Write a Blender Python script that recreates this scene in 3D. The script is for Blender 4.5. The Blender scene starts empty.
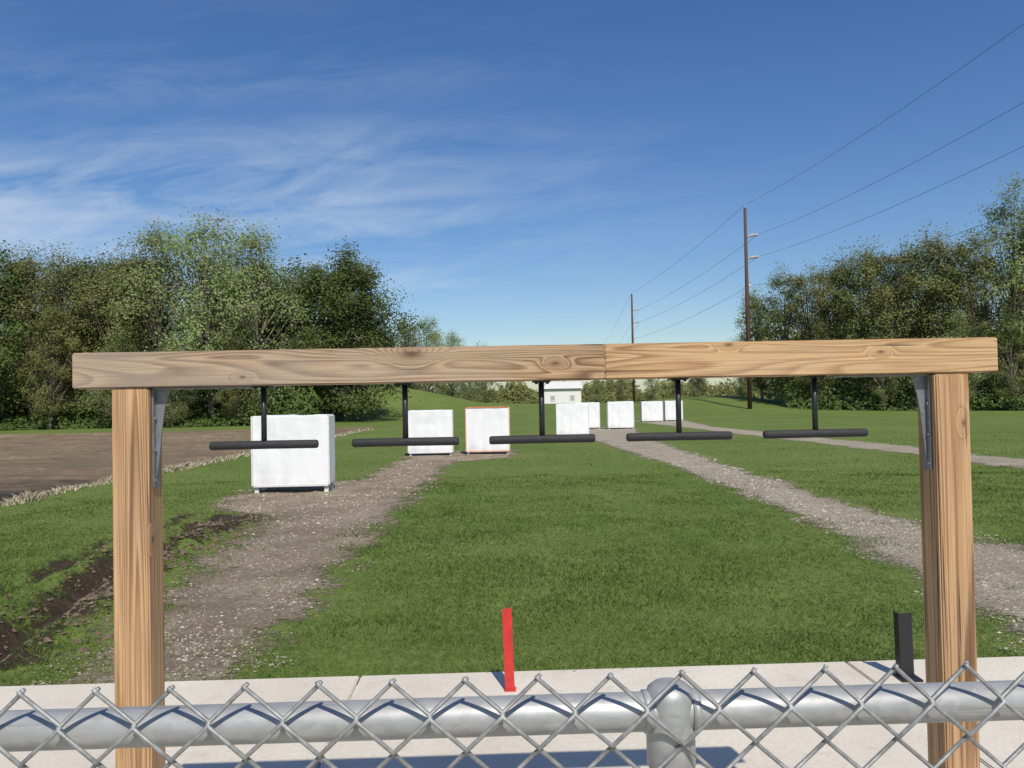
import bpy, bmesh, math, random
import numpy as np
from mathutils import Matrix, Vector
random.seed(3); rng=np.random.default_rng(5)
sc=bpy.context.scene
sc.view_settings.view_transform='Standard'; sc.view_settings.look='None'; sc.view_settings.exposure=0
col=sc.collection

# ---------- node helpers ----------
def newmat(name):
    m=bpy.data.materials.new(name); m.use_nodes=True; nt=m.node_tree
    return m,nt,nt.nodes['Principled BSDF'],nt.nodes['Material Output']
def nd(nt,t,ins=None,**p):
    n=nt.nodes.new(t)
    for k,v in p.items(): setattr(n,k,v)
    if ins:
        for k,v in ins.items():
            s=n.inputs[k]
            if hasattr(v,'is_output'): nt.links.new(v,s)
            else: s.default_value=v
    return n
def mth(nt,op,a,b=None,c=None,clamp=False):
    ins={0:a}
    if b is not None: ins[1]=b
    if c is not None: ins[2]=c
    n=nd(nt,'ShaderNodeMath',ins,operation=op); n.use_clamp=clamp
    return n.outputs[0]
def ramp(nt,fac,stops):
    n=nd(nt,'ShaderNodeValToRGB',{0:fac}); e=n.color_ramp.elements
    while len(e)<len(stops): e.new(.5)
    for i,(p,c) in enumerate(stops):
        e[i].position=p; e[i].color=(c if len(c)==4 else (*c,1)) if not isinstance(c,(int,float)) else (c,c,c,1)
    return n.outputs[0]
def noise(nt,vec,scale,detail=4,rough=.55,dist=0.):
    ins={'Scale':scale,'Detail':detail,'Roughness':rough,'Distortion':dist}
    if vec is not None: ins['Vector']=vec
    return nd(nt,'ShaderNodeTexNoise',ins).outputs[0]
def mix(nt,f,a,b,mode='MIX'):
    n=nt.nodes.new('ShaderNodeMix'); n.data_type='RGBA'; n.blend_type=mode
    for s,v in ((n.inputs[0],f),(n.inputs[6],a),(n.inputs[7],b)):
        if hasattr(v,'is_output'): nt.links.new(v,s)
        else: s.default_value=v if isinstance(v,(int,float)) else (v if len(v)==4 else (*v,1))
    return n.outputs[2]
def objco(nt): return nd(nt,'ShaderNodeTexCoord').outputs['Object']
def maps(nt,vec,scale=(1,1,1),loc=(0,0,0),rot=(0,0,0)):
    return nd(nt,'ShaderNodeMapping',{'Vector':vec,'Scale':scale,'Location':loc,'Rotation':rot}).outputs[0]
def bump(nt,b,h,strength=.3,dist=.01):
    n=nd(nt,'ShaderNodeBump',{'Height':h,'Strength':strength,'Distance':dist}); nt.links.new(n.outputs[0],b.inputs['Normal'])
def setc(nt,b,c): 
    if hasattr(c,'is_output'): nt.links.new(c,b.inputs['Base Color'])
    else: b.inputs['Base Color'].default_value=(*c,1)

# ---------- mesh helpers ----------
def vnoise(x,y,seed=0):
    x=np.asarray(x,float)+seed*17.3; y=np.asarray(y,float)+seed*31.7
    xi=np.floor(x); yi=np.floor(y); fx=x-xi; fy=y-yi
    fx=fx*fx*(3-2*fx); fy=fy*fy*(3-2*fy)
    def h(a,b):
        s=np.sin(a*127.1+b*311.7)*43758.5453; return s-np.floor(s)
    return (h(xi,yi)*(1-fx)+h(xi+1,yi)*fx)*(1-fy)+(h(xi,yi+1)*(1-fx)+h(xi+1,yi+1)*fx)*fy
def npmesh(name,V,F,mat,attrs=None,smooth=False):
    me=bpy.data.meshes.new(name); V=np.asarray(V,np.float32); F=np.asarray(F,np.int32)
    k=F.shape[1]
    me.vertices.add(len(V)); me.vertices.foreach_set('co',V.ravel())
    me.loops.add(F.size); me.loops.foreach_set('vertex_index',F.ravel())
    me.polygons.add(len(F)); me.polygons.foreach_set('loop_start',np.arange(0,F.size,k,dtype=np.int32))
    me.update(calc_edges=True)
    me.polygons.foreach_set('use_smooth',np.full(len(F),smooth))
    for a,v in (attrs or {}).items():
        at=me.attributes.new(a,'FLOAT','POINT'); at.data.foreach_set('value',np.asarray(v,np.float32))
    me.materials.append(mat); return me
def link(name,me,parent=None,loc=(0,0,0)):
    o=bpy.data.objects.new(name,me); col.objects.link(o); o.location=loc
    if parent: o.parent=parent
    return o
def top(o,label,cat,group=None,kind=None):
    o['label']=label; o['category']=cat
    if group: o['group']=group
    if kind: o['kind']=kind
    return o
def empty(name,loc,label,cat,group=None,rot=0):
    o=bpy.data.objects.new(name,None); o.empty_display_size=.2; col.objects.link(o); o.location=loc; o.rotation_euler=(0,0,rot)
    return top(o,label,cat,group)
class MB:
    def __init__(s): s.v=[]; s.f=[]; s.sm=[]
    def tube(s,pts,r,n=8,cap=True):
        pts=[Vector(p) for p in pts]; b=len(s.v); 
        rs=r if isinstance(r,(list,tuple)) else [r]*len(pts)
        up=None
        for i,p in enumerate(pts):
            d=(pts[min(i+1,len(pts)-1)]-pts[max(i-1,0)]).normalized()
            if up is None:
                up=Vector((0,0,1)) if abs(d.z)<.9 else Vector((0,1,0))
            a=d.cross(up).normalized(); c=a.cross(d).normalized(); up=c
            for j in range(n):
                t=2*math.pi*j/n; s.v.append(tuple(p+a*math.cos(t)*rs[i]+c*math.sin(t)*rs[i]))
        for i in range(len(pts)-1):
            for j in range(n):
                k=(j+1)%n; s.f.append((b+i*n+j,b+i*n+k,b+(i+1)*n+k,b+(i+1)*n+j)); s.sm.append(True)
        if cap:
            s.f.append(tuple(b+j for j in range(n))[::-1]); s.sm.append(False)
            e=b+(len(pts)-1)*n; s.f.append(tuple(e+j for j in range(n))); s.sm.append(False)
        return s
    def box(s,x0,x1,y0,y1,z0,z1,bev=0):
        bm=bmesh.new(); bmesh.ops.create_cube(bm,size=1)
        for v in bm.verts: v.co=Vector(((x0+x1)/2+v.co.x*(x1-x0),(y0+y1)/2+v.co.y*(y1-y0),(z0+z1)/2+v.co.z*(z1-z0)))
        if bev: bmesh.ops.bevel(bm,geom=bm.edges[:],offset=bev,segments=2,affect='EDGES')
        b=len(s.v); bm.verts.index_update()
        for v in bm.verts: s.v.append(tuple(v.co))
        for f in bm.faces: s.f.append(tuple(b+v.index for v in f.verts)); s.sm.append(False)
        bm.free(); return s
    def mesh(s,name,mat):
        me=bpy.data.meshes.new(name); me.from_pydata(s.v,[],s.f); me.update()
        me.polygons.foreach_set('use_smooth',s.sm); me.materials.append(mat); return me

# ================= MATERIALS =================
def wood_mat(name,axis,knots=(),tint=(1,1,1),greyside=0.0,seed=0.,rn=24.,ls=.9,cs=16.,gmax=.6,gbase=.45,dist=.25,sb=.44):
    m,nt,b,o=newmat(name); co=objco(nt)
    sep=nd(nt,'ShaderNodeSeparateXYZ',{0:co})
    L=sep.outputs[axis]; 
    others=[sep.outputs[i] for i in range(3) if i!=axis]
    cross=mth(nt,'ADD',others[1] if axis==0 else others[0],mth(nt,'MULTIPLY',others[0] if axis==0 else others[1],.6))
    vec=nd(nt,'ShaderNodeCombineXYZ',{0:mth(nt,'MULTIPLY',L,ls),1:mth(nt,'MULTIPLY',cross,cs),2:seed}).outputs[0]
    fld=noise(nt,vec,1.0,1.3,.4,dist)
    kn=None
    for (kl,kc,kr) in knots:
        dx=mth(nt,'MULTIPLY',mth(nt,'SUBTRACT',L,kl),.42); dc=mth(nt,'SUBTRACT',cross,kc)
        d2=mth(nt,'ADD',mth(nt,'MULTIPLY',dx,dx),mth(nt,'MULTIPLY',dc,dc))
        g=mth(nt,'EXPONENT',mth(nt,'DIVIDE',mth(nt,'MULTIPLY',d2,-1.),kr*kr))
        fld=mth(nt,'ADD',fld,mth(nt,'MULTIPLY',g,.4))
        g2=mth(nt,'MINIMUM',mth(nt,'POWER',g,6.),1.)
        kn=g2 if kn is None else mth(nt,'MAXIMUM',kn,g2)
    rings=mth(nt,'FRACT',mth(nt,'MULTIPLY',fld,rn))
    strong=noise(nt,maps(nt,co,(1.3,6,6) if axis==0 else (6,6,1.3)),1.,2)
    rcA=ramp(nt,rings,[(0,(.55,.39,.225)),(.45,(.51,.35,.195)),(.84,(.36,.22,.11)),(1,(.54,.38,.215))])
    rcB=ramp(nt,rings,[(0,(.47,.33,.20)),(.35,(.40,.265,.15)),(.78,(.135,.075,.04)),(.9,(.20,.12,.065)),(1,(.45,.31,.185))])
    rc=mix(nt,ramp(nt,mth(nt,'ADD',strong,mth(nt,'MULTIPLY',L,-greyside)),[(sb,0.),(sb+.26,1.)]),rcA,rcB)
    fv=nd(nt,'ShaderNodeCombineXYZ',{0:mth(nt,'MULTIPLY',L,4.),1:mth(nt,'MULTIPLY',cross,240.),2:3.}).outputs[0]
    fib=noise(nt,fv,1.,4,.7)
    c=mix(nt,1.,rc,ramp(nt,fib,[(.32,(.66,.64,.62)),(.62,(1.10,1.08,1.06))]),'MULTIPLY')
    wea=noise(nt,maps(nt,co,(3,9,9) if axis==0 else (9,9,3)),1.,4,.65)
    gf=ramp(nt,mth(nt,'ADD',wea,mth(nt,'MULTIPLY',L,-greyside)),[(gbase,0.),(gbase+.3,gmax)])
    c=mix(nt,gf,c,mix(nt,fib,(.24,.19,.145),(.50,.43,.35)))
    cv=nd(nt,'ShaderNodeCombineXYZ',{0:mth(nt,'MULTIPLY',L,1.6),1:mth(nt,'MULTIPLY',cross,70.),2:9.+seed}).outputs[0]
    ck=ramp(nt,noise(nt,cv,1.,2,.5,.2),[(.29,1.),(.33,0.)])
    c=mix(nt,mth(nt,'MULTIPLY',ck,.85),c,(.05,.03,.018))
    if kn is not None: c=mix(nt,mth(nt,'MULTIPLY',kn,.85),c,(.07,.03,.015))
    c=mix(nt,1.,c,tint,'MULTIPLY')
    setc(nt,b,c); b.inputs['Roughness'].default_value=.78
    h=mth(nt,'SUBTRACT',mth(nt,'ADD',mth(nt,'MULTIPLY',fib,.7),mth(nt,'MULTIPLY',rings,.3)),mth(nt,'MULTIPLY',ck,1.5))
    bump(nt,b,h,.5,.002)
    return m
M_beam=wood_mat('beam_wood',0,[(-.33,1.650,.028),(.03,1.62,.012),(-.75,1.60,.008)],(1.0,.97,.94),.20,2.,15.,1.3,13.,.6,.42,.5,.34)
M_beam2=wood_mat('beam_wood_golden',0,[(.47,1.66,.012),(.86,1.635,.010)],(1.04,.98,.90),.0,5.,16.,1.,13.,.4,.5,.4,.50)
M_post=wood_mat('post_wood',2,[(1.2,-.97,.010)],(1.02,.92,.83),.0,7.,18.,.35,17.,.4,.5,.25,.42)
M_post2=wood_mat('post_wood_warm',2,[(1.45,1.07,.01)],(.97,.87,.78),.0,4.,18.,.35,17.,.4,.5,.25,.42)
def simple(name,c,rough=.6,metal=0.,nscale=20,var=.15,bmp=.1,bd=.003):
    m,nt,b,o=newmat(name); co=objco(nt); n=noise(nt,co,nscale,5,.6)
    lo=tuple(x*(1-var) for x in c); hi=tuple(min(1,x*(1+var)) for x in c)
    setc(nt,b,ramp(nt,n,[(.3,lo),(.7,hi)])); b.inputs['Roughness'].default_value=rough; b.inputs['Metallic'].default_value=metal
    if bmp: bump(nt,b,n,bmp,bd)
    return m
def galv():
    m,nt,b,o=newmat('galvanised_steel'); co=objco(nt)
    v=nd(nt,'ShaderNodeTexVoronoi',{'Vector':maps(nt,co,(90,160,160)),'Scale':1.}).outputs['Color']
    bw=nd(nt,'ShaderNodeRGBToBW',{0:v}).outputs[0]
    n=noise(nt,maps(nt,co,(8,40,40)),1.,5,.6); n4=noise(nt,maps(nt,co,(4,90,90)),1.,4,.7)
    c=ramp(nt,mth(nt,'ADD',mth(nt,'MULTIPLY',bw,.25),mth(nt,'MULTIPLY',n,.75)),[(.25,(.30,.30,.295)),(.7,(.43,.43,.42))])
    c=mix(nt,ramp(nt,n4,[(.60,0.),(.68,.5)]),c,(.20,.195,.185))
    setc(nt,b,c); b.inputs['Metallic'].default_value=.35; b.inputs['Roughness'].default_value=.5; return m
M_galv=galv()
M_wire=simple('galvanised_wire',(.27,.27,.265),.55,.35,90,.35,.1,.001)
M_brk=simple('bracket_steel',(.24,.245,.255),.45,.5,60,.2,.05)
M_black=simple('black_foam',(.022,.022,.024),.75,0,160,.3,.25,.001)
M_blackm=simple('black_steel',(.015,.015,.017),.42,.0,80,.3,.05)
M_red=simple('red_paint',(.50,.03,.025),.45,0,25,.22,.05)
M_cable=simple('power_cable',(.05,.055,.065),.6,0,1,.1,0)
M_pole=simple('pole_wood',(.085,.045,.032),.85,0,6,.3,.3,.02)
M_ins=simple('insulator',(.55,.55,.55),.4,0,6,.1,0)
def white_mat(name,base):
    m,nt,b,o=newmat(name); co=objco(nt)
    n=noise(nt,maps(nt,co,(3,3,1.2)),1.,6,.65); n2=noise(nt,co,28,4)
    c=ramp(nt,n,[(.3,tuple(x*.88 for x in base)),(.55,base)])
    c=mix(nt,ramp(nt,n2,[(.64,0.),(.78,.3)]),c,(.42,.40,.36))
    z=nd(nt,'ShaderNodeSeparateXYZ',{0:co}).outputs[2]
    c=mix(nt,mth(nt,'MULTIPLY',ramp(nt,mth(nt,'ADD',z,mth(nt,'MULTIPLY',n,.3)),[(.2,1.),(.40,0.)]),.4),c,(.36,.31,.24))
    setc(nt,b,c); b.inputs['Roughness'].default_value=.6; bump(nt,b,mth(nt,'ADD',n,mth(nt,'MULTIPLY',n2,.2)),.45,.02); return m
M_white=white_mat('white_target_wrap',(.78,.78,.78))
M_whiteo=simple('orange_frame_paint',(.60,.34,.25),.6,0,12,.25,.1)
M_wood_leg=simple('painted_leg',(.62,.62,.60),.7,0,14,.15,.1)

def concrete():
    m,nt,b,o=newmat('concrete'); co=objco(nt)
    n=noise(nt,co,1.3,6,.6); n2=noise(nt,co,45,4,.7); n3=noise(nt,co,6,5,.7)
    c=ramp(nt,n,[(.3,(.54,.485,.40)),(.7,(.67,.61,.51))])
    c=mix(nt,ramp(nt,n2,[(.35,.35),(.55,0.)]),c,(.42,.36,.28))
    c=mix(nt,ramp(nt,n3,[(.56,0.),(.75,.5)]),c,(.42,.35,.26))
    setc(nt,b,c); b.inputs['Roughness'].default_value=.9; bump(nt,b,n2,.3,.004); return m
M_conc=concrete()
def grass_ground():
    m,nt,b,o=newmat('grass_ground'); co=objco(nt)
    big=noise(nt,co,.22,5,.6); mid=noise(nt,co,1.6,5,.65); fine=noise(nt,maps(nt,co,(1,.5,1)),18,5,.75)
    c=ramp(nt,fine,[(.3,(.055,.083,.018)),(.5,(.102,.150,.030)),(.72,(.165,.215,.052))])
    c=mix(nt,ramp(nt,mid,[(.4,.0),(.7,.5)]),c,mix(nt,fine,(.07,.11,.02),(.20,.235,.065)))
    c=mix(nt,ramp(nt,big,[(.42,.0),(.68,.5)]),c,(.18,.20,.062))
    setc(nt,b,c); b.inputs['Roughness'].default_value=.95
    b.inputs['Specular IOR Level'].default_value=.15
    bump(nt,b,mth(nt,'ADD',fine,mid),.6,.04); return m
M_ground=grass_ground()
def sheet(name,stops,nscales,edge=.35,bmpd=.02,dark=None,wet_shade=False,dmax=.75):
    m,nt,b,o=newmat(name); co=objco(nt)
    f=noise(nt,co,nscales[0],6,.8); g=noise(nt,co,nscales[1],5,.65)
    vo=nd(nt,'ShaderNodeTexVoronoi',{'Vector':co,'Scale':nscales[2]})
    st=nd(nt,'ShaderNodeRGBToBW',{0:vo.outputs['Color']}).outputs[0]
    s=mth(nt,'ADD',mth(nt,'MULTIPLY',f,.72),mth(nt,'MULTIPLY',st,.28))
    c=ramp(nt,s,stops)
    c=mix(nt,ramp(nt,g,[(.38,0.),(.62,dmax)]),c,dark or tuple(x*.6 for x in stops[0][1]))
    if wet_shade:
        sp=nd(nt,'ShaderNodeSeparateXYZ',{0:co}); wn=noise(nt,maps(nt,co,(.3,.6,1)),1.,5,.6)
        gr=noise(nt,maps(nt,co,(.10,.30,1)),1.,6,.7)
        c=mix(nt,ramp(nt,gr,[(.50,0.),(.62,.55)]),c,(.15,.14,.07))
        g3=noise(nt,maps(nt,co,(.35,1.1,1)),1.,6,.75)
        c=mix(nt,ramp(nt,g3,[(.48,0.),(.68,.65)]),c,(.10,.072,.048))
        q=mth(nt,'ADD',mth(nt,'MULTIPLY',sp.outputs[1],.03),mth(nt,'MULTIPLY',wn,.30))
        c=mix(nt,ramp(nt,q,[(.70,.94),(.78,0.)]),c,(.036,.031,.027))  # dark near band: wet mud, with the depression's shade painted into the colour
    a=nd(nt,'ShaderNodeAttribute',attribute_name='mask').outputs['Fac']
    e=noise(nt,co,2.2,6,.75); e2=noise(nt,co,24,3,.7)
    v=mth(nt,'ADD',a,mth(nt,'ADD',mth(nt,'MULTIPLY',mth(nt,'SUBTRACT',e,.5),edge*2.2),mth(nt,'MULTIPLY',mth(nt,'SUBTRACT',e2,.5),edge*1.2)))
    al=ramp(nt,mth(nt,'ADD',v,.5),[(.44,0.),(.60,1.)])
    setc(nt,b,c); b.inputs['Roughness'].default_value=.95; b.inputs['Specular IOR Level'].default_value=.2
    nt.links.new(al,b.inputs['Alpha']); bump(nt,b,mth(nt,'ADD',s,mth(nt,'MULTIPLY',f,.5)),.9,bmpd); return m
M_path=sheet('gravel_path',[(.25,(.13,.10,.065)),(.5,(.33,.265,.185)),(.75,(.54,.47,.365))],(30,1.2,34),.85,.03,(.20,.15,.10))
M_path2=sheet('gravel_path_pale',[(.25,(.16,.13,.095)),(.5,(.37,.315,.24)),(.75,(.58,.52,.425))],(30,1.1,32),.6,.025,(.28,.235,.17))
M_mud=sheet('mud',[(.25,(.028,.019,.012)),(.5,(.075,.052,.033)),(.8,(.17,.125,.083))],(9,2.,7),.42,.08,(.05,.035,.023))
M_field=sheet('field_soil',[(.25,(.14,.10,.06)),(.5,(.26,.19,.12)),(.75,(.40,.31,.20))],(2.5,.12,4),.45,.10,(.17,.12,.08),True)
def leaf_mat(name,lo,mid,hi,trans=.3,k=1.):
    m,nt,b,o=newmat(name); a=nd(nt,'ShaderNodeAttribute',attribute_name='tint').outputs['Fac']
    ri=nd(nt,'ShaderNodeObjectInfo').outputs['Random']
    q=lambda c:tuple(x*k for x in c)
    c=ramp(nt,a,[(.0,q(lo)),(.5,q(mid)),(1.,q(hi))])
    hs=nd(nt,'ShaderNodeHueSaturation',{'Hue':mth(nt,'ADD',.484,mth(nt,'MULTIPLY',ri,.03)),'Saturation':.97,'Value':mth(nt,'ADD',.85,mth(nt,'MULTIPLY',ri,.3)),'Color':c}).outputs[0]
    setc(nt,b,hs); b.inputs['Roughness'].default_value=.6; b.inputs['Specular IOR Level'].default_value=.15
    if trans:
        t=nd(nt,'ShaderNodeBsdfTranslucent',{'Color':hs}); mx=nd(nt,'ShaderNodeMixShader',{0:trans,1:b.outputs[0],2:t.outputs[0]})
        nt.links.new(mx.outputs[0],o.inputs['Surface'])
    return m
M_blade=leaf_mat('grass_blade',(.060,.100,.018),(.118,.176,.034),(.21,.265,.07),.3)
M_straw=leaf_mat('dry_straw',(.30,.25,.15),(.46,.40,.26),(.62,.56,.40),.15)
M_leafs={'dark':leaf_mat('leaf_dark',(.075,.112,.026),(.130,.182,.046),(.20,.25,.078),.45),
 'light':leaf_mat('leaf_light',(.20,.26,.085),(.29,.355,.125),(.41,.46,.21),.45),
 'olive':leaf_mat('leaf_olive',(.155,.175,.052),(.24,.262,.085),(.34,.35,.14),.45)}
M_bark=simple('bark',(.19,.155,.12),.9,0,5,.4,.4,.03)
M_peb,nt,b,o=newmat('pebble'); a=nd(nt,'ShaderNodeAttribute',attribute_name='tint').outputs['Fac']
setc(nt,b,ramp(nt,a,[(0,(.14,.11,.08)),(.5,(.33,.28,.21)),(1,(.54,.48,.39))])); b.inputs['Roughness'].default_value=.85

# ================= TERRAIN =================
SL=.03
def slab_edge(x): return 4.465+SL*x
def rut_c(y): return np.interp(y,[3,4.5,5,6.3,8.8,11,13],[-2.75,-3.15,-3.4,-3.62,-3.95,-3.9,-3.9])
def hgt(x,y):
    x=np.asarray(x,float); y=np.asarray(y,float)
    near=np.exp(-(y/60)**2)
    z=near*(.05*(vnoise(x*.6,y*.6,1)-.5)+.03*(vnoise(x*2.3,y*2.3,2)-.5)+.012*(vnoise(x*6,y*6,4)-.5))
    z=z*np.clip((y-4.3)/1.,.25,1)
    d=x-rut_c(y)+.22*(vnoise(y*1.3,y*0,3)-.5)+.10*(vnoise(y*4.1,y*0,13)-.5)
    w=np.clip((11-y)/2,0,1)*(.6+.6*vnoise(y*1.4,y*0,6))*np.clip((y-4.7)/.6,0,1)
    z=z-.24*w*np.exp(-(d/.19)**2)+.14*w*np.exp(-((d-.42)/.16)**2)*(.2+1.4*vnoise(x*5,y*4,8))-.12*w*np.exp(-((d+.66)/.11)**2)+.08*w*np.exp(-((d+.37)/.12)**2)*(.3+1.2*vnoise(x*5,y*5,18))
    z=z-.35*np.clip((-8.3-x)/1.5,0,1)*np.clip((48-y)/5,0,1)*np.clip((y-6)/3,0,1)
    z=z+.14*(vnoise(x*1.1,y*1.1,9)-.5)*np.clip((-8.3-x)/1,0,1)*np.clip((50-y)/5,0,1)
    z=z+3.1*np.exp(-((x+14)/11)**2)*np.exp(-((y-84)/8)**2)+1.6*np.exp(-((y-86)/11)**2)*np.clip((x-8)/14,0,1)*(.5+.8*vnoise(x*.12,y*.05,71))
    z=z+1.3*np.exp(-((y-104)/12)**2)*(.5+.8*vnoise(x*.09,y*0,72))
    z=np.where(y<slab_edge(x)-.14,-.08,z)
    return z
xs=np.concatenate([np.array([-1500,-900,-500,-300,-200,-140,-100]),np.arange(-80,-12,1.),np.arange(-12,12,.1),np.arange(12,80,1.),np.array([80,100,140,200,300,500,900,1500])])
ys=np.concatenate([np.array([-300,-100,-40,-20,-10,-5,0,3.0]),np.arange(3.9,24,.1),np.arange(24,40,.5),np.arange(40,130,1.),np.array([130,150,180,220,300,450,700,1100,1800,3000])])
GX,GY=np.meshgrid(xs,ys); GZ=hgt(GX,GY); nx=len(xs); ny=len(ys)
V=np.stack([GX.ravel(),GY.ravel(),GZ.ravel()],1)
I,J=np.meshgrid(np.arange(nx-1),np.arange(ny-1)); Q=(J*nx+I).ravel()
F=np.stack([Q,Q+1,Q+nx+1,Q+nx],1)
g=link('ground',npmesh('ground',V,F,M_ground,smooth=True)); top(g,'mown green grass ground with low grassy bank','ground',kind='structure')
def pl_left(x,y):
    L=np.interp(y,[4.2,6.3,8.7,10.8,12,14.6,16,21,25],[-2.50,-2.82,-3.1,-3.3,-4.6,-4.65,-3.1,-2.95,-3.1])
    R=np.interp(y,[4.2,8,20,21.2,24.5],[-1.6,-1.62,-1.55,.0,.1])
    return np.minimum.reduce([x-L,R-x,y-4.2,24.3-y])
def pl_right(x,y):
    L=np.interp(y,[4.2,5,6.66,10,15.5,29,33,42],[3.05,3.2,3.40,3.6,3.62,2.9,1.6,3.1]); R=np.interp(y,[4.2,7.6,11,16,32,41],[5.0,4.85,4.62,4.66,5.1,6.3])
    return np.minimum.reduce([x-L,R-x,y-4.2,41.5-y])
def pl_far(x,y):
    L=np.interp(y,[10,15,23,39,52],[10.0,9.85,9.64,8.5,7.7]); return np.minimum.reduce([x-L,L+np.interp(y,[10,40,52],[1.4,1.6,3.4])-x,y-9,52.5-y])
def pl_mud(x,y):
    d=np.abs(x-rut_c(y)-.10); d2=np.abs(x-rut_c(y)+.66)
    return np.minimum.reduce([np.maximum(.44-d,.14-d2)-.16*(vnoise(y*1.1,x*0,12)-.3),(11.2-y)*.4,y-4.75])
def pl_field(x,y): return np.minimum.reduce([-8.3-x,y-5,50-y+x*.04,x+75])
def submesh(name,fn,mat,lift,margin,label,cat):
    mk=fn(GX,GY).ravel(); keep=(mk[F]>-margin).any(axis=1); FF=F[keep]; u,inv=np.unique(FF,return_inverse=True)
    VV=V[u].copy(); VV[:,2]+=lift
    o=link(name,npmesh(name,VV,inv.reshape(-1,4),mat,{'mask':mk[u]},True)); return top(o,label,cat,kind='structure')
submesh('path',pl_left,M_path,.006,.95,'tan dirt and gravel path leading to white target blocks','path')
submesh('path',pl_right,M_path2,.006,.8,'pale gravel path across the mown grass','path')
submesh('path',pl_far,M_path2,.006,.8,'thin pale gravel path in the grass','path')
submesh('mud',pl_mud,M_mud,.011,.7,'dark churned mud ruts in the grass','mud')
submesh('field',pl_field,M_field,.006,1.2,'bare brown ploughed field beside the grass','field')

mb=MB(); rot=math.atan(SL); 
jx=[-9,-6.6,-4.1,-.87,1.85,4.6,7.1,9.6]
for a,b_ in zip(jx[:-1],jx[1:]):
    mb.box(a+.005,b_-.005,-1.6,0,-.12,.022,.006); mb.box(a+.005,b_-.005,-6,-1.612,-.12,.022,.006)
mb.box(-9,9.6,-5.9,-.1,-.11,.004)
o=link('concrete_pavement',mb.mesh('concrete_pavement',M_conc),loc=(0,4.465,0)); o.rotation_euler=(0,0,rot)
top(o,'pale concrete pad with straight joints beside grass','pavement',kind='structure')

# ---------- grass blades ----------
def blades(x,y,h0,h1,w0,lean,mat,name,label,cat,rej,tintf):
    if rej is not None:
        k=rej(x,y); x=x[k]; y=y[k]
    n=len(x); z=hgt(x,y)-.004
    a=rng.uniform(0,2*np.pi,n); h=rng.uniform(h0,h1,n)*(.5+1.*vnoise(x*1.5,y*1.5,21)); w=w0*(np.maximum(y,5)/6)*rng.uniform(.7,1.3,n)
    la=rng.uniform(0,2*np.pi,n); ll=h*rng.uniform(.2,lean,n)
    P=np.stack([x,y,z],1); A=np.stack([np.cos(a)*w,np.sin(a)*w,0*a],1)
    T=P+np.stack([np.cos(la)*ll,np.sin(la)*ll,h],1); Mid=P+np.stack([np.cos(la)*ll*.3,np.sin(la)*ll*.3,h*.55],1)
    VV=np.stack([P-A,P+A,Mid+A*.7,T,Mid-A*.7],1).reshape(-1,3)
    FF=np.arange(n*5).reshape(-1,5); t=np.clip(tintf(x,y,n),0,1)
    o=link(name,npmesh(name,VV,FF,mat,{'tint':np.repeat(t,5)})); return top(o,label,cat,kind='stuff')
NB=320000
Yb=1/(rng.uniform(1/30,1/4.3,NB)); Yb=np.where(rng.random(NB)<.35,rng.uniform(4.3,16,NB),Yb)
Xb=rng.uniform(-1,1,NB)*(Yb*.70+.9)
def rejg(x,y):
    m=np.maximum.reduce([pl_left(x,y)+.0,pl_right(x,y),pl_far(x,y),pl_mud(x,y)-.02,pl_field(x,y)])
    e=(vnoise(x*3,y*3,31)-.5)*.9+(vnoise(x*11,y*11,32)-.5)*.6+rng.normal(0,.20,len(x))
    return ((m+e)<.03)&(y>slab_edge(x)+.01+.05*vnoise(x*7,y,33)-.06)&(rng.random(len(x))<.5+1.*vnoise(x*1.9,y*1.9,34))
blades(Xb,Yb,.010,.036,.0026,1.4,M_blade,'grass','short mown green grass blades','grass',rejg,
  lambda x,y,n:.46+.55*(vnoise(x*.7,y*.7,41)-.5)+.5*(vnoise(x*4,y*4,42)-.5)+.35*(vnoise(x*.25,y*.25,43)-.5)+rng.normal(0,.17,n))
ns=6000; ysr=1/(rng.uniform(1/46,1/9,ns)); xsr=-8.2+rng.normal(0,.10,ns)+.5*(vnoise(ysr*.5,ysr*0,5)-.5)
blades(xsr,ysr,.04,.13,.006,1.3,M_straw,'dry_grass','pale dry straw along the field edge','dry grass',None,lambda x,y,n:rng.uniform(0,1,n))
def octs(x,y,z,s,sy=.8,sz=.7):
    n=len(x); base=np.array([[1,0,0],[0,1,0],[-1,0,0],[0,-1,0],[0,0,.8],[0,0,-.8]])
    r=rng.uniform(.6,1.15,(n,6,1)); a=rng.uniform(0,6.28,n); ca,sa=np.cos(a),np.sin(a)
    B=base[None]*r; X=B[...,0]*ca[:,None]-B[...,1]*sa[:,None]; Yq=B[...,0]*sa[:,None]+B[...,1]*ca[:,None]
    VV=np.stack([X*s[:,None]+x[:,None],Yq*s[:,None]*sy+y[:,None],B[...,2]*s[:,None]*sz+z[:,None]],2).reshape(-1,3)
    f=np.array([[0,1,4],[1,2,4],[2,3,4],[3,0,4],[1,0,5],[2,1,5],[3,2,5],[0,3,5]])
    return VV,(f[None]+(np.arange(n)*6)[:,None,None]).reshape(-1,3)
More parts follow.
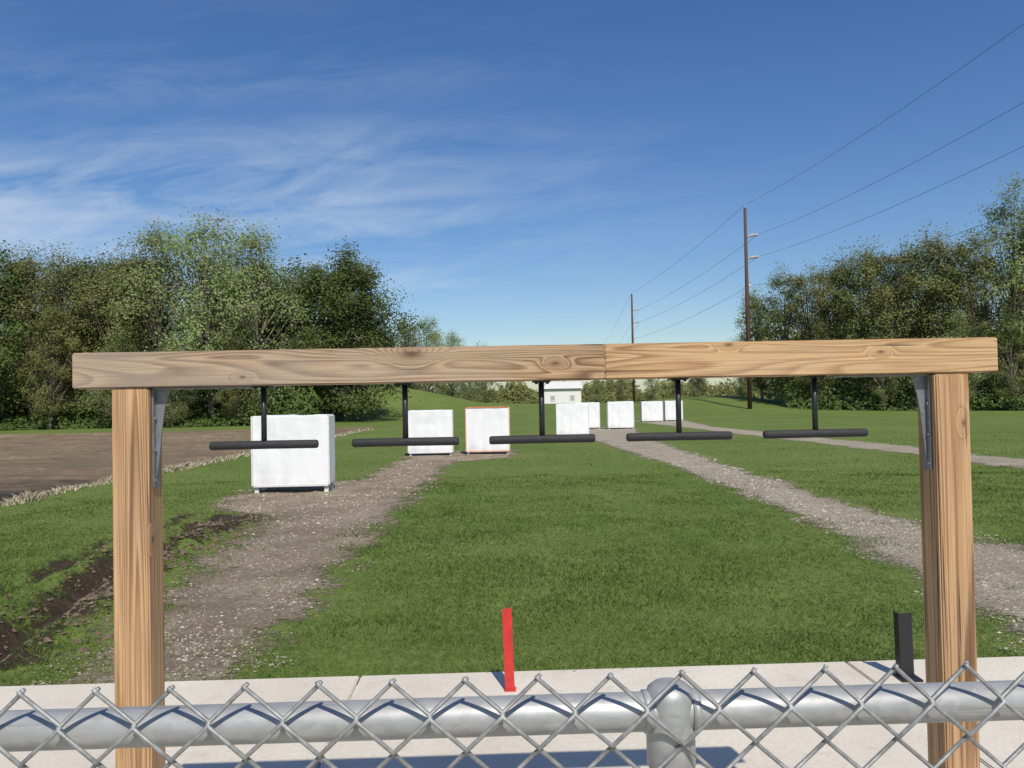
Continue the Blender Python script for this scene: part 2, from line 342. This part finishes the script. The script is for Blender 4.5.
def pebbles():
    n=60000; y=1/rng.uniform(1/22,1/4.4,n); x=np.where(rng.random(n)<.5,rng.uniform(-4.9,-1.2,n),rng.uniform(2.8,5.2,n))
    m=np.maximum(pl_left(x,y),pl_right(x,y))+(vnoise(x*3,y*3,51)-.5)*.6+rng.normal(0,.10,n)
    k=(m>.0)&(rng.random(n)<np.where(x<0,.05+.9*vnoise(x*2,y*2,52)**1.5,.7)); x=x[k];y=y[k];n=len(x)
    s=rng.gamma(2.,.0026,n)+.003; s=np.minimum(s,.024); s*=np.clip(y/7,1,2.0); z=hgt(x,y)+.006
    VV,FF=octs(x,y,z,s)
    top(link('gravel',npmesh('gravel',VV,FF,M_peb,{'tint':np.repeat(rng.beta(2.2,2.4,n),6)})),'loose pale gravel stones on the paths','gravel',kind='stuff')
pebbles()
def clods():
    n=3200; y=rng.uniform(5.0,11.2,n); x=rut_c(y)+rng.normal(.22,.32,n); s=rng.gamma(2,.007,n)+.005; z=hgt(x,y)+s*.1
    VV,FF=octs(x,y,z,s,1.,.8)
    top(link('soil_clods',npmesh('soil_clods',VV,FF,simple('clod',(.14,.10,.068),.95,0,30,.4,.2))),'dark soil clods along the muddy ruts','soil',kind='stuff')
clods()

# ================= FENCE =================
FZ=1.21
fence=empty('chain_link_fence',(0,.815,0),'galvanised chain link fence with round top rail beside concrete','fence',rot=math.atan(.029))
link('top_rail',MB().tube([(-3.2,0,FZ),(.12,0,FZ),(3.2,0,FZ)],.0192,48).mesh('top_rail',M_galv),fence)
PX=.155
post=link('post',MB().tube([(PX,.0,-.1),(PX,0,FZ-.040)],.0225,36).mesh('post',M_galv),fence)
m=MB()
m.tube([(PX,0,z_) for z_ in (FZ-.055,FZ-.053,FZ+.016,FZ+.023,FZ+.028,FZ+.0305)],[.0238,.0246,.0246,.0225,.0165,.008],40)
for sx in(-1,1): m.tube([(PX+sx*.0200,0,FZ),(PX+sx*.0275,0,FZ),(PX+sx*.0285,0,FZ)],[.0212,.0212,.0198],36)
link('post_cap',m.mesh('post_cap',M_galv),post)
for px in (-2.85,3.1):
    link('post',MB().tube([(px,.0,-.1),(px,0,FZ-.03)],.0225,20).mesh('post',M_galv),fence)
p=.0712; pz=.068; ZT=1.256; m=MB(); ph=-.2655
for k in range(-80,84):
    xl=ph+k*p/2; xr=xl+p/2
    if xr<-3 or xl>3: continue
    pts=[]; startleft=(k%2==0); z=ZT
    s0=xl if startleft else xr; sgn=-1 if startleft else 1
    pts.append((s0+sgn*.0020,-.0290+sgn*.0018,z+.0028+random.uniform(0,.002)))
    cur=startleft
    for j in range(36):
        x0=xl if cur else xr; sg=-1 if cur else 1
        q=(.0022 if j%2 else -.0022)
        if j==0: pts.append((x0-sg*.0005,-.0290+sgn*.0015,z))
        else: 
            pts.append((x0-sg*.0008,-.0290+q,z+.0020)); pts.append((x0+sg*.0009,-.0290,z)); pts.append((x0-sg*.0008,-.0290-q,z-.0020))
        cur=not cur; z-=pz/2+random.uniform(-.0003,.0003)
    m.tube(pts,.0022,8)
link('chain_link_mesh',m.mesh('chain_link_mesh',M_wire),fence)
for tx in (-.95,1.0):
    pts=[(tx+.0007*i,-.0214*math.cos(i*.42),FZ+.0214*math.sin(i*.42)) for i in range(0,16)]
    link('tie_wire',MB().tube([(tx-.003,-.030,FZ-.008)]+pts+[(tx+.010,-.028,FZ+.001)],.0015,6).mesh('tie_wire',M_wire),fence)

# ================= BOW RACK =================
RX,RY=.08,2.0; rr=math.atan(.028)
rack=empty('bow_rack',(RX,RY,0),'weathered timber rack frame standing on concrete pad','rack',rot=rr)
link('beam',MB().box(-1.168,.1546,0,.089,1.578,1.667,.0030).mesh('beam',M_beam),rack)['label']='greyer weathered beam length with dark swirling grain'
link('beam',MB().box(.1550,1.164,.0004,.0894,1.5781,1.6672,.0030).mesh('beam',M_beam2),rack)['label']='golden brown beam length with straight grain'
link('post',MB().box(-1.073,-.984,.0015,.0905,.0,1.577,.004).mesh('post',M_post),rack)
link('post',MB().box(.998,1.087,.0015,.0905,.0,1.577,.004).mesh('post',M_post2),rack)
def bracket(xi,s):
    m=MB(); y0,y1=.022,.058
    m.box(min(xi,xi+s*.004),max(xi,xi+s*.004),y0,y1,1.578-.25,1.5765,.001)
    m.box(min(xi+s*.005,xi+s*.25),max(xi+s*.005,xi+s*.25),y0,y1,1.5725,1.577,.001)
    b=len(m.v); n=10; prof=[(0,1.572)]
    for i in range(n+1):
        t=i/n; prof.append((.036*(1-t)**3+.011*math.sin(math.pi*t)**.7+.0005, 1.572-.22*t**1.3))
    prof=[(xi+s*(.004+a),z) for a,z in prof]
    for y in (.037,.043):
        for a,z in prof: m.v.append((a,y,z))
    L=len(prof); m.f.append(tuple(b+i for i in range(L))); m.f.append(tuple(b+L+i for i in range(L))[::-1]); m.sm+=[False,False]
    for i in range(L): m.f.append((b+i,b+(i+1)%L,b+L+(i+1)%L,b+L+i)); m.sm.append(False)
    for z in (1.345,1.42,1.50): m.tube([(xi+s*.004,.030,z),(xi+s*.007,.030,z)],.004,8)
    return m.mesh('bracket',M_brk)
link('bracket',bracket(-.983,1),rack); link('bracket',bracket(.997,-1),rack)
hx=[-.636,-.278,.071,.424,.779]
hp=MB().box(-.022,.022,-.03,.03,1.5735,1.5775,.001); 
for bx in(-.014,.014): hp.tube([(bx,-.02,1.569),(bx,-.02,1.574)],.004,6)
me_p=hp.mesh('mounting_plate',M_blackm)
me_r=MB().tube([(0,0,1.5735),(0,0,1.43)],.0072,12).mesh('rod',M_blackm)
me_b=MB().tube([(-.136,0,1.428),(-.1345,0,1.428),(-.13,0,1.428),(0,0,1.4285),(.13,0,1.428),(.1345,0,1.428),(.136,0,1.428)],[.006,.0095,.0108,.0108,.0108,.0095,.006],20).mesh('padded_bar',M_black)
for i,x in enumerate(hx):
    e=empty('bow_hanger',(x+.004,RY+.045+.028*(x-RX),0),'black padded T shaped hanger under timber beam','bow hanger','black hangers under the rack beam',rot=rr+[.02,-.01,.015,-.02,.005][i])
    link('mounting_plate',me_p,e); link('rod',me_r,e); link('padded_bar',me_b,e)

# stakes
st=empty('steel_stake',(-.04,4.16,.022),'red painted angle iron stake bolted to concrete','stake')
m=MB(); m.box(-.026,.024,-.003,.003,0,.425,.001); m.box(.018,.024,.003,.040,.0,.425,.001)
o=link('upright',m.mesh('upright',M_red),st); o.rotation_euler=(0,math.radians(-1.2),0)
m=MB(); m.box(-.03,.03,-.012,.05,.0005,.007,.002); link('base_plate',m.mesh('base_plate',M_red),st)
st=empty('steel_stake',(2.05,4.22,.022),'short black steel stake bolted to concrete','stake')
m=MB(); m.box(-.036,.036,-.003,.003,0,.345,.001); m.box(-.036,-.030,.003,.05,.0,.345,.001)
o=link('upright',m.mesh('upright',M_blackm),st); o.rotation_euler=(0,math.radians(-1),0)
m=MB(); m.box(-.05,.06,-.05,.06,.0005,.012,.002); link('base_plate',m.mesh('base_plate',M_blackm),st)

# ================= TARGET BLOCKS =================
def lumpy(w,d,z0,z1,seed):
    bm=bmesh.new(); bmesh.ops.create_cube(bm,size=1); bmesh.ops.bevel(bm,geom=bm.edges[:],offset=.015,segments=2,affect='EDGES')
    bmesh.ops.subdivide_edges(bm,edges=[e for e in bm.edges if e.calc_length()>.5],cuts=12,use_grid_fill=True)
    for v in bm.verts:
        x,y,z=v.co
        nn=float(vnoise(x*6+seed,z*6+y*5,seed))-.5
        v.co=Vector((x*w+nn*.012*np.sign(x),y*d+nn*.014,(z0+z1)/2+z*(z1-z0)+(nn*.03 if z>.45 else 0)))
    me=bpy.data.meshes.new('block'); bm.to_mesh(me); bm.free(); me.materials.append(M_white); return me
def target(x,y,w,h,label,rot,orange=False,legh=.09,seed=1):
    z=float(hgt(x,y)); e=empty('archery_target',(x,y,z),label,'archery target','white archery target blocks',rot=rot)
    d=.55
    link('block',lumpy(w,d,legh,h,seed),e)
    lm=MB().box(-.035,.035,-.04,.04,-.03,legh+.01,.004).mesh('leg',M_wood_leg)
    for sx in(-1,1):
        for sy in(-1,1): link('leg',lm,e,(sx*(w/2-.06),sy*(d/2-.07),0))
    m=MB()
    for sx in(-1,1): m.box(sx*(w/2)-.012,sx*(w/2)+.012,-d/2-.014,-d/2+.03,legh,h+.0,.004)
    m.box(-w/2+.02,w/2-.02,-d/2-.014,-d/2+.03,legh-.02,legh+.02,.004)
    link('frame',m.mesh('frame',M_whiteo if orange else M_wood_leg),e)
    if orange: link('top_trim',MB().box(-w/2+.02,w/2-.02,-d/2-.014,-d/2+.03,h-.012,h+.025,.004).mesh('top_trim',simple('orange_trim_paint',(.55,.20,.10),.6,0,12,.25,.1)),e)
target(-3.80,13.85,1.30,1.32,'large white wrapped target block on legs over gravel',.03,legh=.13,seed=1)
target(-2.32,22.6,1.25,1.27,'white wrapped target block at the path end',.02,seed=2)
target(-.72,22.9,1.24,1.33,'white target block with faint orange edged frame',.02,orange=True,seed=3)
target(2.46,33,1.33,1.33,'white target block beside gravel path end',.0,seed=4)
target(3.75,40.3,1.25,1.34,'white target block partly behind another block',.0,seed=5)
target(5.33,39.5,1.27,1.36,'white target block standing on gravel strip',.0,seed=6)
target(8.65,49.6,1.30,1.28,'small distant white target block on grass',.0,seed=7)
target(10.2,50.6,1.10,1.28,'small distant white target block on grass',.0,seed=8)

# ================= TREES =================
def leafquads(C,s,tint,out=None):
    n=len(C); N=rng.normal(size=(n,3)); 
    if out is not None:
        o=out/(np.linalg.norm(out,axis=1)[:,None]+1e-6); N=N*.5+o*.9+np.array([0,0,.35])
    N/=np.linalg.norm(N,axis=1)[:,None]
    a=rng.normal(size=(n,3)); a-=N*(a*N).sum(1)[:,None]; a/=np.linalg.norm(a,axis=1)[:,None]; b=np.cross(N,a)
    s=s[:,None]; VV=np.stack([C-a*s,C-b*s*.6+a*s*.1,C+a*s,C+b*s*.6],1).reshape(-1,3)
    return VV,np.arange(n*4).reshape(-1,4),np.repeat(np.clip(tint,0,1),4)
def tree_variant(seed,H,R,base,kind,nc,per,ls,shape=.7,spread=.42,upr=0.):
    r=np.random.default_rng(seed); mb=MB()
    lean=r.normal(0,.03,2)
    tp=lambda t:Vector((lean[0]*t*H+.25*math.sin(t*3+seed)*t,lean[1]*t*H+.25*math.cos(t*2.3+seed)*t,t*H))
    mb.tube([tp(t)-Vector((0,0,.3 if t==0 else 0)) for t in (0,.05,.2,.4,.6,.8,.95)],[H*.018,H*.0145,H*.012,H*.009,H*.006,H*.0035,.015],7)
    C=[];T=[];O=[] 
    for i in range(nc):
        t=base+(1-base)*((i+.5)/nc)
        u=(t-base)/(1-base)
        env=R*max(.12,math.sin(math.pi*min(1,(u*.93+.04)**shape)))**.65
        rad=env*math.sqrt(r.uniform(.1,1))*r.uniform(.65,1.2); ang=r.uniform(0,2*math.pi)
        ax=tp(t); c=np.array([ax.x+rad*math.cos(ang),ax.y+rad*math.sin(ang),t*H*r.uniform(.93,1.05)])
        st=tp(max(.12,t*(.72-upr)-.06*rad/R)); mid=(Vector(c)*.5+st*.5)+Vector((0,0,-.06*rad))
        q=.009*H*(1-t)+.03
        mb.tube([st,mid,Vector(c)],[q,q*.6,q*.25],5,False)
        cr=R*r.uniform(.15,.28); ct=r.normal(0,.09)
        for k in range(7):
            d=r.normal(0,1,3); d/=np.linalg.norm(d); sc_=c+d*cr*r.uniform(.5,1.3)*np.array([1,1,.9])
            mb.tube([Vector(c),Vector(sc_)],[q*.28+.010,.010],4,False)
            n=max(3,int(per*r.uniform(.3,1.6)))
            pts=sc_+r.normal(0,1,(n,3))*cr*spread*np.array([1,1,.85])
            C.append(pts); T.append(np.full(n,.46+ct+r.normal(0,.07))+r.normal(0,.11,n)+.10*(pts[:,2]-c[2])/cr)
            axc=np.array([ax.x,ax.y,H*(base+1)/2*.8]); O.append((pts-c)/cr+(pts-axc)/R*.9)
    C=np.concatenate(C);T=np.concatenate(T);O=np.concatenate(O)
    VV,FF,tt=leafquads(C,ls*r.uniform(.6,1.3,len(C)),T,O)
    return mb.mesh('trunk',M_bark),npmesh('crown',VV,FF,M_leafs[kind],{'tint':tt}),H
VAR={
'dense':tree_variant(11,14,4.7,.10,'dark',72,48,.125,.7,.46),
'dense2':tree_variant(12,14,4.3,.08,'dark',72,44,.125,.8,.46),
'light':tree_variant(13,16,5.0,.14,'light',84,30,.105,.8,.5,.08),
'light2':tree_variant(14,16,4.6,.10,'light',80,30,.105,.7,.5,.08),
'olive':tree_variant(15,15,3.5,.12,'olive',74,27,.105,.9,.5,.12),
'olive2':tree_variant(16,15,3.2,.14,'olive',72,25,.105,.95,.5,.15),
'round':tree_variant(17,13,5.0,.08,'dark',96,56,.115,.72,.46),
'tall':tree_variant(18,17,3.8,.12,'light',84,28,.105,.9,.48,.1)}
LAB={'dense':'dense dark green leafy tree at the grass edge','light':'tall pale green tree with open spring foliage','olive':'slender olive tree with thin spring foliage','round':'broad rounded dark green tree behind grassy bank','tall':'tall narrow pale green tree above the others'}
def tree(v,x,y,H,sx=1.,g='trees along the field edge'):
    tr,cr,H0=VAR[v]; s=H/H0; key=v.rstrip('2')
    e=empty('tree',(x,y,float(hgt(x,y))-.05),LAB[key],'tree',g,rot=random.uniform(0,6.28)); e.scale=(s*sx,s*sx,s)
    link('trunk',tr,e); link('crown',cr,e)
L=[('dense2',-39.8,60,13.6),('olive2',-36.6,61,13.2),('olive',-34.2,61,13.0),('dense',-32.6,64,13.0),('olive',-30.6,60.5,13.0),('light2',-26.6,61,14.8),('light',-22.8,60.5,16.0),('light2',-19.3,61.5,14.6),
('round',-16.8,68,12.8),('round',-13.8,66,13.2),
('dense2',-43,60,14),('olive',-46,61,14.5),('dense',-50,62,15),('olive2',-55,63,14),
('olive',-40,66,13.8),('olive2',-37.5,66,13.8),('olive2',-28.4,64,13.6),('olive2',-31.6,68,13.6),('olive',-25,66,14),('olive',-20.5,68,13.4),('dense2',-23,70,13),('dense',-35,70,13.4),
('olive2',-34,58.5,9.),('light2',-29,58.5,7.),('light2',-25,58.5,6.),('olive',-20.5,59,6.5)]
for t in L: tree(t[0],t[1],t[2],t[3],1.06)
Rr=[('olive',24.8,79,11.0),('olive2',26.0,75,12.6),('olive2',27.6,73,12.4),('olive',29.0,72,13.4),('olive2',30.3,70,12.8),('olive',31.6,68,14.0),('olive2',33.0,67,13.4),('light2',34.6,66,13.6),('olive',35.9,65,14.4),('olive2',37.0,63,13.6),('tall',39.0,62,16.8),('olive',41.0,61,14.8),('olive',43.5,60,15),('dense',47,60,16),
('olive2',30.5,78,12.9),('olive2',34,76,13.8),('olive',37.,73,13.9),('olive',42.5,70,14),('olive2',31,66.5,8.),('light2',35.2,62,7.5),('olive2',37.8,60,7),('olive',28.0,71,8)]
for t in Rr: tree(t[0],t[1],t[2],t[3],1.0)
for t in [('olive',-15.2,118,12.6),('light2',-12.4,118,13.2),('light2',-9.4,122,11.4),('olive',-4.2,132,10.6),('dense2',-19,115,12),('light2',-6.8,128,8.5),  # light variants: distance haze put into the paler leaf colour
  ('light2',17,160,5.2),('olive',22,158,5.6),('light2',27,155,6.0),('olive',31,152,7),('olive',35,150,8.5),('olive',40,140,9),('light',-25,110,12)]:
    tree(t[0],t[1],t[2],t[3],1.15,'distant trees beyond the range')
def thicket(name,label,n,xa,xb,yf,hf,dep,kind,ls,t0=.4):
    x=rng.uniform(xa,xb,n); h=hf(x)*(.25+.95*vnoise(x*.35,x*0,61))*(.6+.7*vnoise(x*1.3,x*0,62)); u=rng.random(n)**.9
    y=yf(x)+rng.uniform(0,dep,n)*(.3+.7*(u+.2))+2.5*vnoise(x*.7,u*3,63)+dep*.5*u; z=hgt(x,y)+u*h*(.75+.5*vnoise(x*.9,y*.9,64))
    t=t0+.45*(vnoise(x*.6,z*.8,65)-.5)+rng.normal(0,.13,n)+.1*u
    O=np.stack([vnoise(x*1.3,z*1.3,66)-.5,-.9+0*x,.3+u*.5],1)
    VV,FF,tt=leafquads(np.stack([x,y,z],1),ls*rng.uniform(.6,1.4,n),t,O)
    top(link(name,npmesh(name,VV,FF,M_leafs[kind],{'tint':tt})),label,'undergrowth',kind='stuff')
thicket('undergrowth','dense green undergrowth below the trees',46000,-75,-15,lambda x:56.5-.0*x,lambda x:5.0+0*x,6,'dark',.13,.3)
thicket('undergrowth','mixed brush and young growth below trees',34000,25.,75,lambda x:np.interp(x,[25,38,75],[70,57,54]),lambda x:4.0+0*x,6,'dark',.13,.45)
thicket('woodland','dense woodland mass behind the tree line',40000,-110,-18,lambda x:74+0*x,lambda x:11.0+0*x,8,'dark',.26,.3)
thicket('woodland','dense woodland mass behind the tree line',40000,28,110,lambda x:84+0*x,lambda x:11.+0*x,8,'olive',.26,.05)
thicket('woodland','low line of far trees',60000,-70,110,lambda x:190+0*x,lambda x:6.8+0*x,14,'olive',.36,.35)

# ================= HOUSE =================
hz=float(hgt(8,134))
hs=empty('house',(8.5,134,hz),'small low cream house with pale roof among trees','house')
mw=simple('house_siding',(.74,.73,.69),.7,0,3,.05,0); mr=simple('roof_shingle',(.62,.60,.57),.8,0,3,.06,0); mg=simple('window_glass',(.40,.41,.42),.2,0,3,.1,0)
link('wall',MB().box(-3.1,3.1,0,6,0,3.3).mesh('wall',mw),hs)
m=MB(); m.v=[(-3.4,-.4,3.28),(3.4,-.4,3.28),(3.4,6.4,3.28),(-3.4,6.4,3.28),(-2.3,3,4.5),(3.3,3,4.5)]; m.f=[(0,1,5,4),(1,2,5),(2,3,4,5),(3,0,4),(3,2,1,0)]; m.sm=[False]*5
link('roof',m.mesh('roof',mr),hs)
for wx in (-1.7,1.6):
    w=link('window',MB().box(-.35,.35,-.03,.02,1.3,2.1).mesh('window',mg),hs,(wx,0,0))
    link('frame',MB().box(-.42,.42,-.06,-.035,1.22,1.3).box(-.42,.42,-.06,-.035,2.1,2.18).box(-.42,-.35,-.06,-.035,1.3,2.1).box(.35,.42,-.06,-.035,1.3,2.1).mesh('frame',mw),w)

# ================= POWER LINE =================
def upole(x,y,H,label):
    z=float(hgt(x,y)); e=empty('utility_pole',(x,y,z),label,'utility pole','wooden utility poles carrying power lines')
    link('shaft',MB().tube([(0,0,-.3),(0,0,H*.5),(0,0,H)],[.21,.18,.13],12).mesh('shaft',M_pole),e)
    for zz in (H-2.4,H-4.4):
        m=MB(); m.tube([(.12,0,zz-.25),(.5,0,zz-.05),(1.15,0,zz)],[.07,.08,.06],8)
        for q in range(6): m.tube([(.40+.12*q,0,zz-.09+.012*q),(.45+.12*q,0,zz-.085+.012*q)],.14,8)
        link('insulator_arm',m.mesh('insulator_arm',M_ins),e)
    link('pole_cap',MB().tube([(0,0,H),(0,0,H+.25),(0,0,H+.3)],[.06,.05,.02],8).mesh('pole_cap',M_ins),e)
    link('bracket',MB().box(.12,.45,-.05,.05,H-7.1,H-6.9,.01).mesh('bracket',M_ins),e)
PA=(21.45,72);PB=(19.4,127);HA=18.2;HB=18.0; PC=(23.4,17)
upole(*PA,HA,'tall brown wooden utility pole by the tree line'); upole(*PB,HB,'distant dark wooden utility pole against sky'); upole(20.0,186,12.0,'far wooden utility pole near low trees')
def span(a,b,sag,r):
    n=40; pts=[]
    for i in range(n+1):
        t=i/n; p_=Vector(a).lerp(Vector(b),t); p_.z-=4*sag*t*(1-t); pts.append(p_)
    top(link('power_line',MB().tube(pts,r,5).mesh('power_line',M_cable)),'thin dark power cable strung between utility poles','power line','power lines between the poles')
za=float(hgt(*PA)); zb=float(hgt(*PB))
for off,dz,sg in ((0,.3,.9),(1.15,-2.4,1.0),(1.15,-4.4,1.0),(.4,-7.0,1.6)):
    span((PA[0]+off,PA[1],za+HA+dz),(PC[0]+off,PC[1],17.9+dz),sg,.0115)
    span((PA[0]+off,PA[1],za+HA+dz),(PB[0]+off,PB[1],zb+HB+dz),.55,.014)
    span((PB[0]+off,PB[1],zb+HB+dz),(20.0+off,186,12.0+dz),.8,.012)

# ================= LIGHT / WORLD =================
EL=math.radians(50); az=math.atan2(.24,-.97)
sd=Vector((math.cos(EL)*math.sin(az),math.cos(EL)*math.cos(az),math.sin(EL)))
sun=bpy.data.lights.new('sun','SUN'); sun.energy=4.6; sun.angle=math.radians(.55); sun.color=(1,.95,.86)
so=bpy.data.objects.new('sun',sun); col.objects.link(so); so.rotation_euler=sd.to_track_quat('Z','Y').to_euler(); so.location=(0,0,20)
w=bpy.data.worlds.new('World'); sc.world=w; w.use_nodes=True; nt=w.node_tree; bg=nt.nodes['Background']
sky=nd(nt,'ShaderNodeTexSky',sky_type='NISHITA'); sky.sun_disc=False; sky.sun_elevation=EL; sky.sun_rotation=az; sky.air_density=1.0; sky.dust_density=.6; sky.ozone_density=2.6
hsv=nd(nt,'ShaderNodeHueSaturation',{'Hue':.507,'Saturation':1.26,'Value':1.,'Color':sky.outputs[0]}).outputs[0]
tc=nd(nt,'ShaderNodeTexCoord').outputs['Generated']; sp=nd(nt,'ShaderNodeSeparateXYZ',{0:tc})
yy=mth(nt,'MAXIMUM',mth(nt,'ABSOLUTE',sp.outputs[1]),.08); u=mth(nt,'DIVIDE',sp.outputs[0],yy); v=mth(nt,'DIVIDE',sp.outputs[2],yy)
vr=mth(nt,'SUBTRACT',v,mth(nt,'MULTIPLY',u,.10))
cv=nd(nt,'ShaderNodeCombineXYZ',{0:mth(nt,'MULTIPLY',u,2.3),1:mth(nt,'MULTIPLY',vr,11.),2:4.3}).outputs[0]
c1=noise(nt,cv,1.8,10,.66,.6)
cv2=nd(nt,'ShaderNodeCombineXYZ',{0:mth(nt,'MULTIPLY',u,1.2),1:mth(nt,'MULTIPLY',v,3.),2:5.2}).outputs[0]
c2=noise(nt,cv2,1.3,3,.5)
lm=ramp(nt,mth(nt,'ADD',mth(nt,'MULTIPLY',u,.8),.5),[(.0,1.),(.34,.85),(.50,.45),(.62,.2),(.8,.05)])
bandv=ramp(nt,v,[(.0,.35),(.08,.6),(.13,1.),(.27,1.),(.33,.55),(.37,.10),(.41,.35),(.46,.08)])
cf=ramp(nt,mth(nt,'ADD',mth(nt,'MULTIPLY',c1,.72),mth(nt,'MULTIPLY',c2,.28)),[(.43,0.),(.66,1.)])
cf=mth(nt,'MULTIPLY',mth(nt,'MULTIPLY',cf,lm),mth(nt,'MULTIPLY',bandv,.58))
skc=mix(nt,cf,hsv,(5.8,6.5,7.5))
nt.links.new(skc,bg.inputs[0]); bg.inputs[1].default_value=.110

# ================= CAMERA =================
cam=bpy.data.cameras.new('camera'); cam.lens=28; cam.sensor_width=36; cam.clip_end=5000; cam.clip_start=.05
co=bpy.data.objects.new('camera',cam); col.objects.link(co); sc.camera=co
co.matrix_world=Matrix.Translation((0,0,1.53))@Matrix.Rotation(math.radians(91.15),4,'X')@Matrix.Rotation(math.radians(-1.1),4,'Z')
